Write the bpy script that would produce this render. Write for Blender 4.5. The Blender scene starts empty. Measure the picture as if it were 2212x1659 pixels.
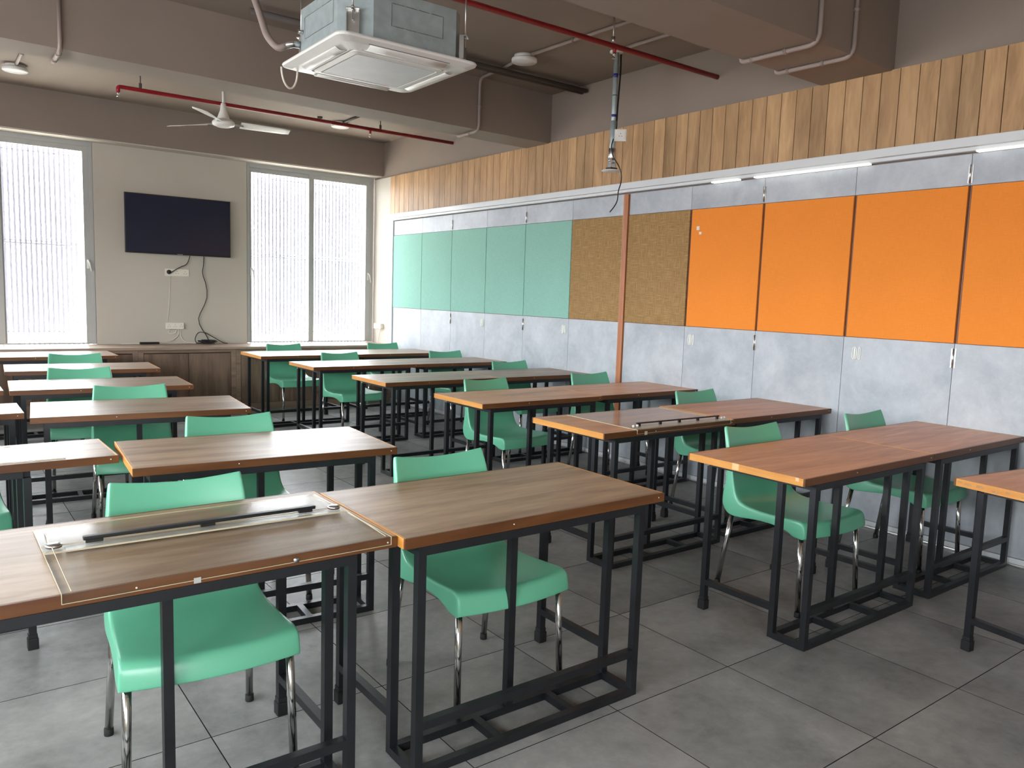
import bpy, bmesh, math, random
from mathutils import Vector, Matrix
random.seed(7)
C = bpy.context.scene.collection
PI = math.pi
sc = bpy.context.scene

# ------------------------------------------------------------------ camera
CAM_H = 1.4474
cam = bpy.data.cameras.new('camera')
cam.sensor_fit = 'HORIZONTAL'
cam.sensor_width = 36.0
cam.lens = 1694.54 / 2212.0 * 36.0
cam.clip_start = 0.05
camo = bpy.data.objects.new('camera', cam)
C.objects.link(camo)
_y, _p, _r = 0.6452781, -0.1113545, 0.0328868
_f = Vector((math.sin(_y) * math.cos(_p), math.cos(_y) * math.cos(_p), math.sin(_p)))
_rt = _f.cross(Vector((0, 0, 1))).normalized()
_up = _rt.cross(_f)
_r2 = math.cos(_r) * _rt + math.sin(_r) * _up
_u2 = -math.sin(_r) * _rt + math.cos(_r) * _up
M = Matrix((( _r2.x, _u2.x, -_f.x), (_r2.y, _u2.y, -_f.y), (_r2.z, _u2.z, -_f.z))).to_4x4()
M.translation = Vector((0, 0, CAM_H))
camo.matrix_world = M
sc.camera = camo

# ------------------------------------------------------------------ world, light, exposure
W = bpy.data.worlds.new('sky'); sc.world = W; W.use_nodes = True
wn = W.node_tree.nodes; wl = W.node_tree.links
for n in list(wn): wn.remove(n)
wo = wn.new('ShaderNodeOutputWorld'); wb = wn.new('ShaderNodeBackground')
tc = wn.new('ShaderNodeTexCoord'); sx = wn.new('ShaderNodeSeparateXYZ'); cr = wn.new('ShaderNodeValToRGB')
wl.new(tc.outputs['Generated'], sx.inputs[0]); wl.new(sx.outputs['Z'], cr.inputs[0])
cr.color_ramp.elements[0].position = 0.0; cr.color_ramp.elements[0].color = (0.55, 0.55, 0.57, 1)
cr.color_ramp.elements[1].position = 0.06; cr.color_ramp.elements[1].color = (0.93, 0.965, 1.0, 1)
wl.new(cr.outputs[0], wb.inputs['Color']); wb.inputs['Strength'].default_value = 19.0
wl.new(wb.outputs[0], wo.inputs[0])

def portal(name, loc, rot, sx_, sy_):
    l = bpy.data.lights.new(name, 'AREA'); l.shape = 'RECTANGLE'; l.size = sx_; l.size_y = sy_
    l.cycles.is_portal = True
    o = bpy.data.objects.new(name, l); o.location = loc; o.rotation_euler = rot; C.objects.link(o)
    return o
portal('window_portal', (0.69, 9.97, 1.85), (-PI / 2, 0, 0), 1.62, 2.15)
portal('window_portal', (4.11, 9.97, 1.85), (-PI / 2, 0, 0), 1.62, 2.15)
portal('added_side_window_portal', (-2.44, 3.2, 1.9), (0, -PI / 2, 0), 1.0, 8.8)  # for the window band added in the unseen left wall to bring side light
portal('added_rear_window_portal', (-.9, -1.89, 1.65), (PI / 2, 0, 0), 1.8, 1.1)  # for the opening added in the unseen rear wall to light chair backs
sun = bpy.data.lights.new('sun', 'SUN'); sun.energy = 80.0; sun.angle = math.radians(1.5); sun.color = (1.0, .95, .88)
suno = bpy.data.objects.new('sun', sun); C.objects.link(suno)
suno.rotation_euler = Vector((-.9, 0, -1.0)).to_track_quat('-Z', 'Y').to_euler()   # stands behind the building: it lights the ground outside

vs = sc.view_settings
vs.view_transform = 'Standard'; vs.look = 'None'; vs.gamma = 1.0; vs.use_curve_mapping = False
vs.exposure = 0.34
try:
    sc.cycles.max_bounces = 8; sc.cycles.diffuse_bounces = 5; sc.cycles.glossy_bounces = 4
    sc.cycles.transmission_bounces = 8; sc.cycles.transparent_max_bounces = 12
    sc.cycles.sample_clamp_indirect = 6.0
    sc.cycles.caustics_refractive = False; sc.cycles.caustics_reflective = False
except Exception:
    pass

# ------------------------------------------------------------------ materials
def new_mat(name):
    m = bpy.data.materials.new(name); m.use_nodes = True
    nt = m.node_tree; b = nt.nodes['Principled BSDF']
    return m, nt, b
def N(nt, t, **kw):
    n = nt.nodes.new(t)
    for k, v in kw.items():
        if k in n.inputs: n.inputs[k].default_value = v
        else: setattr(n, k, v)
    return n
def rgb(h):
    r, g, b = [int(h[i:i + 2], 16) / 255 for i in (0, 2, 4)]
    f = lambda c: c / 12.92 if c <= .04045 else ((c + .055) / 1.055) ** 2.4
    return (f(r), f(g), f(b), 1)
def scl(c, s): return (min(c[0] * s, 1), min(c[1] * s, 1), min(c[2] * s, 1), 1)
def plain(name, col, rough=.5, metal=0.0, var=.06, scale=6.0, bump=0.0, bscale=150.0, spec=.5, coat=0.0):
    m, nt, b = new_mat(name)
    tcx = N(nt, 'ShaderNodeTexCoord'); no = N(nt, 'ShaderNodeTexNoise', Scale=scale, Detail=4.0)
    nt.links.new(tcx.outputs['Object'], no.inputs['Vector'])
    r = N(nt, 'ShaderNodeValToRGB')
    r.color_ramp.elements[0].position = .3; r.color_ramp.elements[1].position = .7
    r.color_ramp.elements[0].color = scl(col, 1 - var); r.color_ramp.elements[1].color = scl(col, 1 + var)
    nt.links.new(no.outputs['Fac'], r.inputs[0]); nt.links.new(r.outputs[0], b.inputs['Base Color'])
    b.inputs['Roughness'].default_value = rough; b.inputs['Metallic'].default_value = metal
    b.inputs['Specular IOR Level'].default_value = spec; b.inputs['Coat Weight'].default_value = coat
    if bump:
        n2 = N(nt, 'ShaderNodeTexNoise', Scale=bscale, Detail=3.0)
        nt.links.new(tcx.outputs['Object'], n2.inputs['Vector'])
        bp = N(nt, 'ShaderNodeBump', Strength=bump, Distance=.002)
        nt.links.new(n2.outputs['Fac'], bp.inputs['Height']); nt.links.new(bp.outputs[0], b.inputs['Normal'])
    return m
def wood(name, dark, light, axis='Z', rough=.4, scale=1.0, rnd=True, streak=12.0, spec=.5, tone=.18, coat=0.0):
    """long grain along `axis`, shifted per object"""
    m, nt, b = new_mat(name); L = nt.links
    tcx = N(nt, 'ShaderNodeTexCoord'); oi = N(nt, 'ShaderNodeObjectInfo')
    add = N(nt, 'ShaderNodeVectorMath', operation='MULTIPLY_ADD')
    comb = N(nt, 'ShaderNodeCombineXYZ')
    for k in range(3): L.new(oi.outputs['Random'], comb.inputs[k])
    L.new(comb.outputs[0], add.inputs[0]); add.inputs[1].default_value = (7, 13, 5) if rnd else (0, 0, 0)
    L.new(tcx.outputs['Object'], add.inputs[2])
    mp = N(nt, 'ShaderNodeMapping')
    s = {'X': (.9, streak, streak), 'Y': (streak, .9, streak), 'Z': (streak, streak, .9)}[axis]
    mp.inputs['Scale'].default_value = tuple(v * scale for v in s)
    L.new(add.outputs[0], mp.inputs[0])
    n1 = N(nt, 'ShaderNodeTexNoise', Scale=1.3, Detail=6.0, Roughness=.62, Distortion=.6)
    L.new(mp.outputs[0], n1.inputs['Vector'])
    mp2 = N(nt, 'ShaderNodeMapping'); mp2.inputs['Scale'].default_value = tuple(v * scale * 5 for v in s)
    L.new(add.outputs[0], mp2.inputs[0])
    n2 = N(nt, 'ShaderNodeTexNoise', Scale=1.5, Detail=3.0); L.new(mp2.outputs[0], n2.inputs['Vector'])
    mx = N(nt, 'ShaderNodeMath', operation='MULTIPLY_ADD'); L.new(n2.outputs['Fac'], mx.inputs[0]); mx.inputs[1].default_value = .3
    L.new(n1.outputs['Fac'], mx.inputs[2])
    r = N(nt, 'ShaderNodeValToRGB'); r.color_ramp.elements[0].position = .45; r.color_ramp.elements[1].position = .82
    r.color_ramp.elements[0].color = dark; r.color_ramp.elements[1].color = light
    L.new(mx.outputs[0], r.inputs[0])
    hv = N(nt, 'ShaderNodeHueSaturation')
    mr = N(nt, 'ShaderNodeMapRange'); mr.inputs['To Min'].default_value = 1 - tone; mr.inputs['To Max'].default_value = 1 + tone
    L.new(oi.outputs['Random'], mr.inputs[0]); L.new(mr.outputs[0], hv.inputs['Value'])
    L.new(r.outputs[0], hv.inputs['Color']); L.new(hv.outputs[0], b.inputs['Base Color'])
    b.inputs['Roughness'].default_value = rough; b.inputs['Specular IOR Level'].default_value = spec
    b.inputs['Coat Weight'].default_value = coat; b.inputs['Coat Roughness'].default_value = .25
    return m
def concrete(name, c1, c2, rough=.5, scale=2.2, rvar=.12, spec=.5, fine=.35):
    m, nt, b = new_mat(name); L = nt.links
    tcx = N(nt, 'ShaderNodeTexCoord'); oi = N(nt, 'ShaderNodeObjectInfo')
    comb = N(nt, 'ShaderNodeCombineXYZ')
    for k in range(3): L.new(oi.outputs['Random'], comb.inputs[k])
    add = N(nt, 'ShaderNodeVectorMath', operation='MULTIPLY_ADD'); add.inputs[1].default_value = (11, 5, 9)
    L.new(comb.outputs[0], add.inputs[0]); L.new(tcx.outputs['Object'], add.inputs[2])
    n1 = N(nt, 'ShaderNodeTexNoise', Scale=scale, Detail=9.0, Roughness=.66, Distortion=.25)
    n2 = N(nt, 'ShaderNodeTexNoise', Scale=scale * 9, Detail=5.0, Roughness=.7)
    L.new(add.outputs[0], n1.inputs['Vector']); L.new(add.outputs[0], n2.inputs['Vector'])
    mx = N(nt, 'ShaderNodeMath', operation='MULTIPLY_ADD'); L.new(n2.outputs['Fac'], mx.inputs[0]); mx.inputs[1].default_value = fine
    L.new(n1.outputs['Fac'], mx.inputs[2])
    r = N(nt, 'ShaderNodeValToRGB'); r.color_ramp.elements[0].position = .45; r.color_ramp.elements[1].position = .88
    r.color_ramp.elements[0].color = c1; r.color_ramp.elements[1].color = c2
    L.new(mx.outputs[0], r.inputs[0]); L.new(r.outputs[0], b.inputs['Base Color'])
    mr = N(nt, 'ShaderNodeMapRange'); mr.inputs['To Min'].default_value = rough - rvar; mr.inputs['To Max'].default_value = rough + rvar
    L.new(n1.outputs['Fac'], mr.inputs[0]); L.new(mr.outputs[0], b.inputs['Roughness'])
    b.inputs['Specular IOR Level'].default_value = spec
    bp = N(nt, 'ShaderNodeBump', Strength=.12, Distance=.003); L.new(n2.outputs['Fac'], bp.inputs['Height']); L.new(bp.outputs[0], b.inputs['Normal'])
    return m
def cloth(name, c1, c2, s=(220, 220), contrast=(.35, .7), rough=.9, slub=False):
    m, nt, b = new_mat(name); L = nt.links
    tcx = N(nt, 'ShaderNodeTexCoord')
    fac = None
    for sc_ in ((1, s[0], s[0] * .06), (1, s[0] * .06, s[1])):
        mp = N(nt, 'ShaderNodeMapping'); mp.inputs['Scale'].default_value = sc_
        L.new(tcx.outputs['Object'], mp.inputs[0])
        n = N(nt, 'ShaderNodeTexNoise', Scale=1.0, Detail=3.0); L.new(mp.outputs[0], n.inputs['Vector'])
        if fac is None: fac = n.outputs['Fac']
        else:
            a = N(nt, 'ShaderNodeMath', operation='MAXIMUM' if slub else 'ADD'); L.new(fac, a.inputs[0]); L.new(n.outputs['Fac'], a.inputs[1])
            if not slub:
                h = N(nt, 'ShaderNodeMath', operation='MULTIPLY'); L.new(a.outputs[0], h.inputs[0]); h.inputs[1].default_value = .5; fac = h.outputs[0]
            else: fac = a.outputs[0]
    big = N(nt, 'ShaderNodeTexNoise', Scale=1.6, Detail=2.0); L.new(tcx.outputs['Object'], big.inputs['Vector'])
    r = N(nt, 'ShaderNodeValToRGB'); r.color_ramp.elements[0].position = contrast[0]; r.color_ramp.elements[1].position = contrast[1]
    r.color_ramp.elements[0].color = c1; r.color_ramp.elements[1].color = c2
    L.new(fac, r.inputs[0])
    hv = N(nt, 'ShaderNodeHueSaturation'); mr = N(nt, 'ShaderNodeMapRange'); mr.inputs['To Min'].default_value = .93; mr.inputs['To Max'].default_value = 1.07
    L.new(big.outputs['Fac'], mr.inputs[0]); L.new(mr.outputs[0], hv.inputs['Value']); L.new(r.outputs[0], hv.inputs['Color'])
    L.new(hv.outputs[0], b.inputs['Base Color'])
    b.inputs['Roughness'].default_value = rough; b.inputs['Specular IOR Level'].default_value = .2
    bp = N(nt, 'ShaderNodeBump', Strength=.25, Distance=.001); L.new(fac, bp.inputs['Height']); L.new(bp.outputs[0], b.inputs['Normal'])
    return m

MT = {}
MT['tile'] = concrete('floor_tile', rgb('626464'), rgb('9a9a98'), rough=.42, scale=2.0, rvar=.09, spec=.3)
MT['grout'] = plain('grout', rgb('101112'), .9)
MT['taupe'] = plain('taupe_paint', rgb('867a70'), .75, var=.04, scale=1.5, spec=.25)
MT['cream'] = plain('cream_paint', rgb('b9b3a8'), .7, var=.03, scale=1.2, spec=.3)
MT['backwall'] = plain('warm_white_paint', rgb('c9c4b9'), .8, var=.03)
MT['cladding'] = wood('oak_cladding', rgb('947350'), rgb('c09c72'), 'Z', .5, 1.0, streak=6, tone=.16, spec=.35)
MT['gap'] = plain('dark_gap', rgb('2a1c12'), .9)
MT['laminate'] = concrete('grey_stone_laminate', rgb('9fa6ae'), rgb('c4cad0'), rough=.42, scale=2.6, rvar=.06, spec=.4, fine=.25)
MT['teal'] = cloth('teal_cloth', rgb('82b3a4'), rgb('96c2b4'), (260, 260))
MT['khaki'] = cloth('khaki_jute_cloth', rgb('8e7048'), rgb('b8986a'), (170, 170), (.45, .8), slub=True)
MT['orange'] = cloth('orange_cloth', rgb('e48633'), rgb('ee913f'), (300, 300))
MT['strip'] = wood('orange_wood_strip', rgb('a0603a'), rgb('ba7a50'), 'Z', .45, 1, tone=.05)
MT['edgewood'] = wood('brown_board_edge', rgb('6b3f28'), rgb('8f5c40'), 'Z', .5, 1, tone=.05)
MT['rail'] = plain('white_rail', rgb('d4d8da'), .35, var=.02, spec=.5)
MT['steel'] = plain('brushed_steel', rgb('c8c8c6'), .28, 1.0, var=.05)
MT['chrome'] = plain('chrome', rgb('c0c0be'), .14, 1.0, var=.04, scale=20)
MT['blacksteel'] = plain('black_painted_steel', rgb('17191d'), .38, 0, var=.25, scale=14, spec=.5, bump=.15, bscale=60)
MT['rubber'] = plain('black_rubber', rgb('101113'), .7)
MT['desktop'] = wood('walnut_laminate', rgb('6b523e'), rgb('a2896f'), 'X', .40, 1.0, streak=7, tone=.10, spec=.7)
MT['desktop_r'] = wood('red_walnut_laminate', rgb('a97454'), rgb('d8a680'), 'X', .40, 1.0, streak=7, tone=.10, spec=.7)
MT['lipping'] = wood('shaded_lipping_wood', rgb('4c2a12'), rgb('68401e'), 'X', .4, 1.0, streak=9, tone=.12)  # front and back strips darker than the sides: shade put into the colour
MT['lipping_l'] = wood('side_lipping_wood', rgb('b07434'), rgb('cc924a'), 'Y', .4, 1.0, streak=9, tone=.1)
MT['plastic'] = plain('mint_plastic', rgb('60ab8b'), .30, var=.03, scale=4, spec=.5, bump=.08, bscale=260)
MT['window'] = plain('grey_window_frame', rgb('a8aaa8'), .42, var=.03, spec=.5)
MT['whiteplastic'] = plain('white_plastic', rgb('dddcd6'), .38, var=.02)
MT['creamplastic'] = plain('cream_plastic', rgb('ded9cc'), .4, var=.02)
MT['galv'] = plain('galvanised_steel', rgb('a3b0b2'), .5, .35, var=.12, scale=18)
MT['acwhite'] = plain('ac_white_plastic', rgb('dcdcd8'), .35, var=.02)
MT['acgrille'] = plain('ac_grille_dusty', rgb('c9cdd0'), .45, var=.06, scale=9)
MT['conduit'] = plain('painted_conduit', rgb('8c7f78'), .6, var=.05)
MT['foam'] = plain('dark_pipe_foam', rgb('4a4340'), .8, var=.1)
MT['red'] = plain('shaded_red_pipe_paint', rgb('8e1220'), .38, var=.05)  # red darkened on both pipes: backlit shade of the far one is in it
MT['tv'] = plain('tv_screen', rgb('1a2236'), .2, var=.02, spec=.5)
MT['black'] = plain('black_plastic', rgb('121214'), .4, var=.05)
MT['blue'] = plain('blue_tape', rgb('24307a'), .4)
MT['cab'] = wood('cabinet_laminate', rgb('58463a'), rgb('7d6757'), 'Z', .5, 1.0, streak=9, tone=.06)
MT['cabframe'] = wood('cabinet_frame_laminate', rgb('6b584a'), rgb('8e7866'), 'X', .5, 1.0, streak=9, tone=.05)
MT['ledge'] = wood('ledge_laminate', rgb('8a7666'), rgb('ab9685'), 'X', .42, 1.0, streak=9, tone=.03)
MT['slat'] = plain('slat_pale_translucent', rgb('c4c2cc'), .5, var=.03)
_nt = MT['slat'].node_tree; _b = _nt.nodes['Principled BSDF']; _o = [n for n in _nt.nodes if n.type == 'OUTPUT_MATERIAL'][0]
_tl = N(_nt, 'ShaderNodeBsdfTranslucent'); _tl.inputs['Color'].default_value = rgb('dcdae8'); _mx = N(_nt, 'ShaderNodeMixShader'); _mx.inputs[0].default_value = .16  # translucent share added so backlit slats look as light as bloom makes them
_nt.links.new(_b.outputs[0], _mx.inputs[1]); _nt.links.new(_tl.outputs[0], _mx.inputs[2]); _nt.links.new(_mx.outputs[0], _o.inputs[0])
MT['glue'] = plain('white_glue_residue', rgb('e2e4de'), .6, var=.05)
MT['darkhole'] = plain('dark_slot', rgb('1a1a1a'), .8)
MT['chip'] = plain('bare_wood_chip', rgb('d0a878'), .7, var=.1, scale=60)
MT['scuff'] = plain('rubbed_edge', rgb('a87c4e'), .7, var=.2, scale=120)
MT['ground'] = plain('pale_ground', rgb('b4b0a8'), .9)
def lampmat(name, col, s):
    m, nt, b = new_mat(name); b.inputs['Base Color'].default_value = col
    b.inputs['Emission Color'].default_value = col; b.inputs['Emission Strength'].default_value = s
    return m
MT['led'] = lampmat('lit_led_diffuser', (1, .97, .88, 1), .85)
MT['red_led'] = lampmat('small_red_indicator', (1, .12, .05, 1), 1.0)
def glassmat(name, rough=0.0, tint=(1, 1, 1, 1), ior=1.45):
    m, nt, b = new_mat(name)
    b.inputs['Base Color'].default_value = tint; b.inputs['Roughness'].default_value = rough
    b.inputs['Transmission Weight'].default_value = 1.0; b.inputs['IOR'].default_value = ior
    return m
def thin_glass(name, tint=(1, 1, 1, 1), rough=.03, base=.04, gz=.9):
    m = bpy.data.materials.new(name); m.use_nodes = True; nt = m.node_tree
    for n in list(nt.nodes): nt.nodes.remove(n)
    o = nt.nodes.new('ShaderNodeOutputMaterial'); t = nt.nodes.new('ShaderNodeBsdfTransparent'); g = nt.nodes.new('ShaderNodeBsdfGlossy')
    mx = nt.nodes.new('ShaderNodeMixShader'); lw_ = nt.nodes.new('ShaderNodeLayerWeight')
    pw = N(nt, 'ShaderNodeMath', operation='POWER'); pw.inputs[1].default_value = 5.0
    ma = N(nt, 'ShaderNodeMath', operation='MULTIPLY_ADD'); ma.inputs[1].default_value = gz; ma.inputs[2].default_value = base
    t.inputs[0].default_value = tint; g.inputs['Roughness'].default_value = rough
    nt.links.new(lw_.outputs['Facing'], pw.inputs[0]); nt.links.new(pw.outputs[0], ma.inputs[0])
    nt.links.new(ma.outputs[0], mx.inputs[0]); nt.links.new(t.outputs[0], mx.inputs[1]); nt.links.new(g.outputs[0], mx.inputs[2]); nt.links.new(mx.outputs[0], o.inputs[0])
    return m
MT['glass'] = thin_glass('window_glass', (.97, .98, .98, 1))
MT['acrylic'] = thin_glass('clear_acrylic', (.985, .99, .985, 1), .12, .02, .45)
MT['acryledge'] = plain('acrylic_edge', rgb('b5ab92'), .25, var=.02, spec=.6)
MT['cleargrey'] = plain('frosted_acrylic_strip', rgb('a9aaa4'), .25, var=.08, scale=30)

# ------------------------------------------------------------------ mesh helpers
class MB:
    def __init__(s): s.bm = bmesh.new()
    def box(s, x0, x1, y0, y1, z0, z1, bev=0.0, mi=0):
        r = bmesh.ops.create_cube(s.bm, size=1.0)
        vs_ = r['verts']
        bmesh.ops.scale(s.bm, vec=(abs(x1 - x0), abs(y1 - y0), abs(z1 - z0)), verts=vs_)
        bmesh.ops.translate(s.bm, vec=((x0 + x1) / 2, (y0 + y1) / 2, (z0 + z1) / 2), verts=vs_)
        fs = set(f for v in vs_ for f in v.link_faces)
        for f in fs: f.material_index = mi
        if bev > 0:
            es = list(set(e for v in vs_ for e in v.link_edges))
            bmesh.ops.bevel(s.bm, geom=es, offset=bev, segments=2, affect='EDGES', clamp_overlap=True, profile=.6)
        return s
    def tube(s, pts, r, n=10, caps=True, square=False, fillet=0.0, fs=5):
        pts = [Vector(p) for p in pts]
        if fillet > 0 and len(pts) > 2:
            out = [pts[0]]
            for i in range(1, len(pts) - 1):
                a, b, c = pts[i - 1], pts[i], pts[i + 1]
                d1 = (a - b); d2 = (c - b); f = min(fillet, d1.length * .48, d2.length * .48)
                p0 = b + d1.normalized() * f; p1 = b + d2.normalized() * f
                for k in range(fs + 1):
                    t = k / fs
                    out.append(p0 * (1 - t) ** 2 + b * 2 * t * (1 - t) + p1 * t ** 2)
            out.append(pts[-1]); pts = out
        rings = []; prev = None
        for i, p in enumerate(pts):
            if i == 0: t = pts[1] - p
            elif i == len(pts) - 1: t = p - pts[i - 1]
            else: t = (pts[i + 1] - p).normalized() + (p - pts[i - 1]).normalized()
            t.normalize()
            if prev is None:
                ref = Vector((0, 0, 1)) if abs(t.z) < .9 else Vector((0, 1, 0))
                u = t.cross(ref).normalized()
            else:
                u = (prev - t * prev.dot(t)).normalized()
            prev = u; v = t.cross(u)
            rr = r[i] if isinstance(r, (list, tuple)) else r
            rings.append([s.bm.verts.new(p + (u * math.cos(2 * PI * k / n + (PI / 4 if square else 0)) + v * math.sin(2 * PI * k / n + (PI / 4 if square else 0))) * rr) for k in range(n)])
        for a, b in zip(rings[:-1], rings[1:]):
            for k in range(n):
                f = s.bm.faces.new((a[k], a[(k + 1) % n], b[(k + 1) % n], b[k]))
                f.smooth = not square
        if caps:
            s.bm.faces.new(rings[0][::-1]); s.bm.faces.new(rings[-1])
        return s
    def sq(s, p, q, w):  # square hollow-section bar
        return s.tube([p, q], w / 2 * math.sqrt(2), n=4, square=True)
    def lathe(s, prof, loc=(0, 0, 0), n=28, axis='Z'):
        rings = []
        for r, z in prof:
            ring = []
            for k in range(n):
                a = 2 * PI * k / n; p = (r * math.cos(a), r * math.sin(a), z)
                if axis == 'Y': p = (p[0], p[2], p[1])
                if axis == 'X': p = (p[2], p[0], p[1])
                ring.append(s.bm.verts.new((p[0] + loc[0], p[1] + loc[1], p[2] + loc[2])))
            rings.append(ring)
        for a, b in zip(rings[:-1], rings[1:]):
            for k in range(n):
                f = s.bm.faces.new((a[k], a[(k + 1) % n], b[(k + 1) % n], b[k])); f.smooth = True
        if prof[0][0] > 1e-5: s.bm.faces.new(rings[0][::-1])
        if prof[-1][0] > 1e-5: s.bm.faces.new(rings[-1])
        return s
    def prism(s, poly, z0, z1, bev=0):
        a = [s.bm.verts.new((x, y, z0)) for x, y in poly]; b = [s.bm.verts.new((x, y, z1)) for x, y in poly]
        s.bm.faces.new(a[::-1]); s.bm.faces.new(b)
        n = len(poly)
        for k in range(n): s.bm.faces.new((a[k], a[(k + 1) % n], b[(k + 1) % n], b[k]))
        return s
    def grid(s, rows, smooth=True, close=False):
        R = [[s.bm.verts.new(p) for p in r] for r in rows]
        for a, b in zip(R[:-1], R[1:]):
            m = len(a)
            for k in range(m if close else m - 1):
                f = s.bm.faces.new((a[k], a[(k + 1) % m], b[(k + 1) % m], b[k])); f.smooth = smooth
        return s
    def mesh(s, name, mats):
        bmesh.ops.remove_doubles(s.bm, verts=s.bm.verts, dist=1e-6)
        bmesh.ops.recalc_face_normals(s.bm, faces=s.bm.faces)
        me = bpy.data.meshes.new(name); s.bm.to_mesh(me); s.bm.free()
        for m in (mats if isinstance(mats, (list, tuple)) else [mats]): me.materials.append(m)
        return me
    def obj(s, name, mats, parent=None, loc=(0, 0, 0), rz=0.0):
        return link(name, s.mesh(name, mats), parent, loc, rz)
def link(name, me, parent=None, loc=(0, 0, 0), rz=0.0):
    o = bpy.data.objects.new(name, me); C.objects.link(o)
    o.location = loc; o.rotation_euler = (0, 0, rz)
    if parent: o.parent = parent
    return o
def tag(o, label, cat, group=None):
    o['label'] = label; o['category'] = cat
    if group: o['group'] = group
    return o
def thing(name, label, cat, loc=(0, 0, 0), rz=0.0, group=None):
    return tag(link(name, None, None, loc, rz), label, cat, group)
def struct(o): o['kind'] = 'structure'; return o
def sbox(name, mat, *b, parent=None, bev=0.0):
    o = MB().box(*b, bev=bev).obj(name, mat, parent)
    if not parent: struct(o)
    return o

XW = 4.99      # face of the folding partition / right wall
YW = 9.86      # face of the window wall
XL, YB = -2.369, -1.815   # unseen left and rear walls
CZ = 3.41

# ------------------------------------------------------------------ floor
floor = struct(MB().box(XL - .2, XW + .25, YB - .2, YW + .25, -.16, -.010).obj('floor', MT['grout']))
P = .612
tile_me = MB().box(-P / 2 + .0018, P / 2 - .0018, -P / 2 + .0018, P / 2 - .0018, -.011, 0).mesh('tile', [MT['tile'], MT['grout']])
for _p in tile_me.polygons: _p.material_index = 0 if _p.normal.z > .5 else 1
nx, ny = 12, 19
for i in range(nx):
    for j in range(ny):
        link('tile', tile_me, floor, (XL + P * (i + .5), 9.814 - P * (j + .5), 0))

# ------------------------------------------------------------------ walls, beams, ceiling
sbox('ceiling', MT['taupe'], XL - .2, XW + .25, YB - .2, YW + .3, CZ, CZ + .18)
sbox('wall_right', MT['taupe'], XW + .012, XW + .2, YB - .2, YW + .25, 0, CZ)
struct(MB().prism([(XL, 5.94), (XW + .012, 6.143), (XW + .012, 6.50), (XL, 6.233)], 2.945, CZ).obj('trim_1', MT['taupe']))   # far beam
sbox('trim_2', MT['taupe'], XL, XW + .012, 2.72, 3.21, 2.945, CZ)             # beam
# window wall: dark lintel beam, pier with the television, sill wall
wb_ = MB()
wb_.box(XL - .2, XW + .012, YW, YW + .22, 0, .74)
wb_.box(1.56, 3.245, YW, YW + .22, .74, 2.985)
wb_.box(XL - .2, -.185, YW, YW + .22, .74, 2.985)
struct(wb_.obj('wall_back', MT['cream']))
lb = MB(); lb.box(XL - .2, XW + .012, 9.64, YW + .22, 2.985, CZ)
struct(lb.obj('trim_3', MT['taupe']))
sbox('trim_4', MT['cream'], XL, XW, 9.66, YW, 2.972, 2.985)  # cream sheet: window light on the lintel underside is put into its colour
# cream return of the right wall between window and partition
sbox('trim_5', MT['cream'], XW - .004, XW + .012, 9.40, YW, 0, 2.95)
sbox('trim_6', MT['rail'], XW - .022, XW + .012, 9.30, 9.40, 0, 2.455, bev=.003)
# unseen left and rear walls, window bands added to light desks and partition
lw = MB()
lw.box(XL - .2, XL, YB - .2, YW, 0, 1.4); lw.box(XL - .2, XL, YB - .2, YW, 2.4, CZ)
lw.box(XL - .2, XL, YB - .2, -1.2, 1.4, 2.4); lw.box(XL - .2, XL, 7.6, YW, 1.4, 2.4)
for k in range(4): lw.box(XL - .2, XL, .5 + k * 1.76, .6 + k * 1.76, 1.4, 2.4)
struct(lw.obj('wall_left', MT['backwall']))
rw = MB()
rw.box(XL, XW + .012, YB - .2, YB, 0, .9); rw.box(XL, XW + .012, YB - .2, YB, 2.6, CZ)
rw.box(XL, -1.8, YB - .2, YB, .9, 2.6); rw.box(0, XW + .012, YB - .2, YB, .9, 2.6); rw.box(-1.8, 0, YB - .2, YB, 2.2, 2.6); rw.box(-1.8, 0, YB - .2, YB, .9, 1.1)
struct(rw.obj('wall_front', MT['backwall']))
# ground outside
sbox('trim_7', MT['ground'], -30, 35, YW + .3, 60, -3.3, -3.2)

# ------------------------------------------------------------------ oak cladding above the rail
clad = struct(MB().box(XW - .002, XW + .012, YB, 9.40, 2.457, 2.945).obj('wall_right_cladding', MT['gap']))
pl = MB().box(-.012, 0, -.0588, .0588, 0, .494, bev=.0012).mesh('plank', MT['cladding'])
npk = int((9.40 - YB) / .1225)
for k in range(npk):
    link('plank', pl, clad, (XW - .001, 9.40 - .1225 * (k + .5), 2.457))

# ------------------------------------------------------------------ top rail and floor track of the partition
rail = thing('partition_rail', 'long white aluminium rail above the folding partition, under the oak boards', 'rail', (XW, 5, 2.37))
MB().box(-.075, .0, -6.6, 4.29, .032, .086, bev=.004).obj('rail_cover', MT['rail'], rail)
MB().box(-.050, -.002, -6.6, 4.29, .008, .0315, bev=.003).obj('rail_channel', MT['rail'], rail)
for a, b in ((-1.18, -.93), (-2.2, -1.32), (-3.6, -2.85)):
    MB().box(-.062, -.020, a, b, -.002, .0075, bev=.002).obj('light_strip', MT['led'], rail)
tr = thing('floor_track', 'pale metal track along the floor under the folding partition', 'track', (XW, 5, 0))
MB().box(-.045, -.001, -6.6, 4.29, 0, .012, bev=.002).obj('track_base', MT['steel'], tr)
MB().box(-.022, -.001, -6.6, 4.29, .012, .042, bev=.002).obj('track_upstand', MT['rail'], tr)

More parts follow.
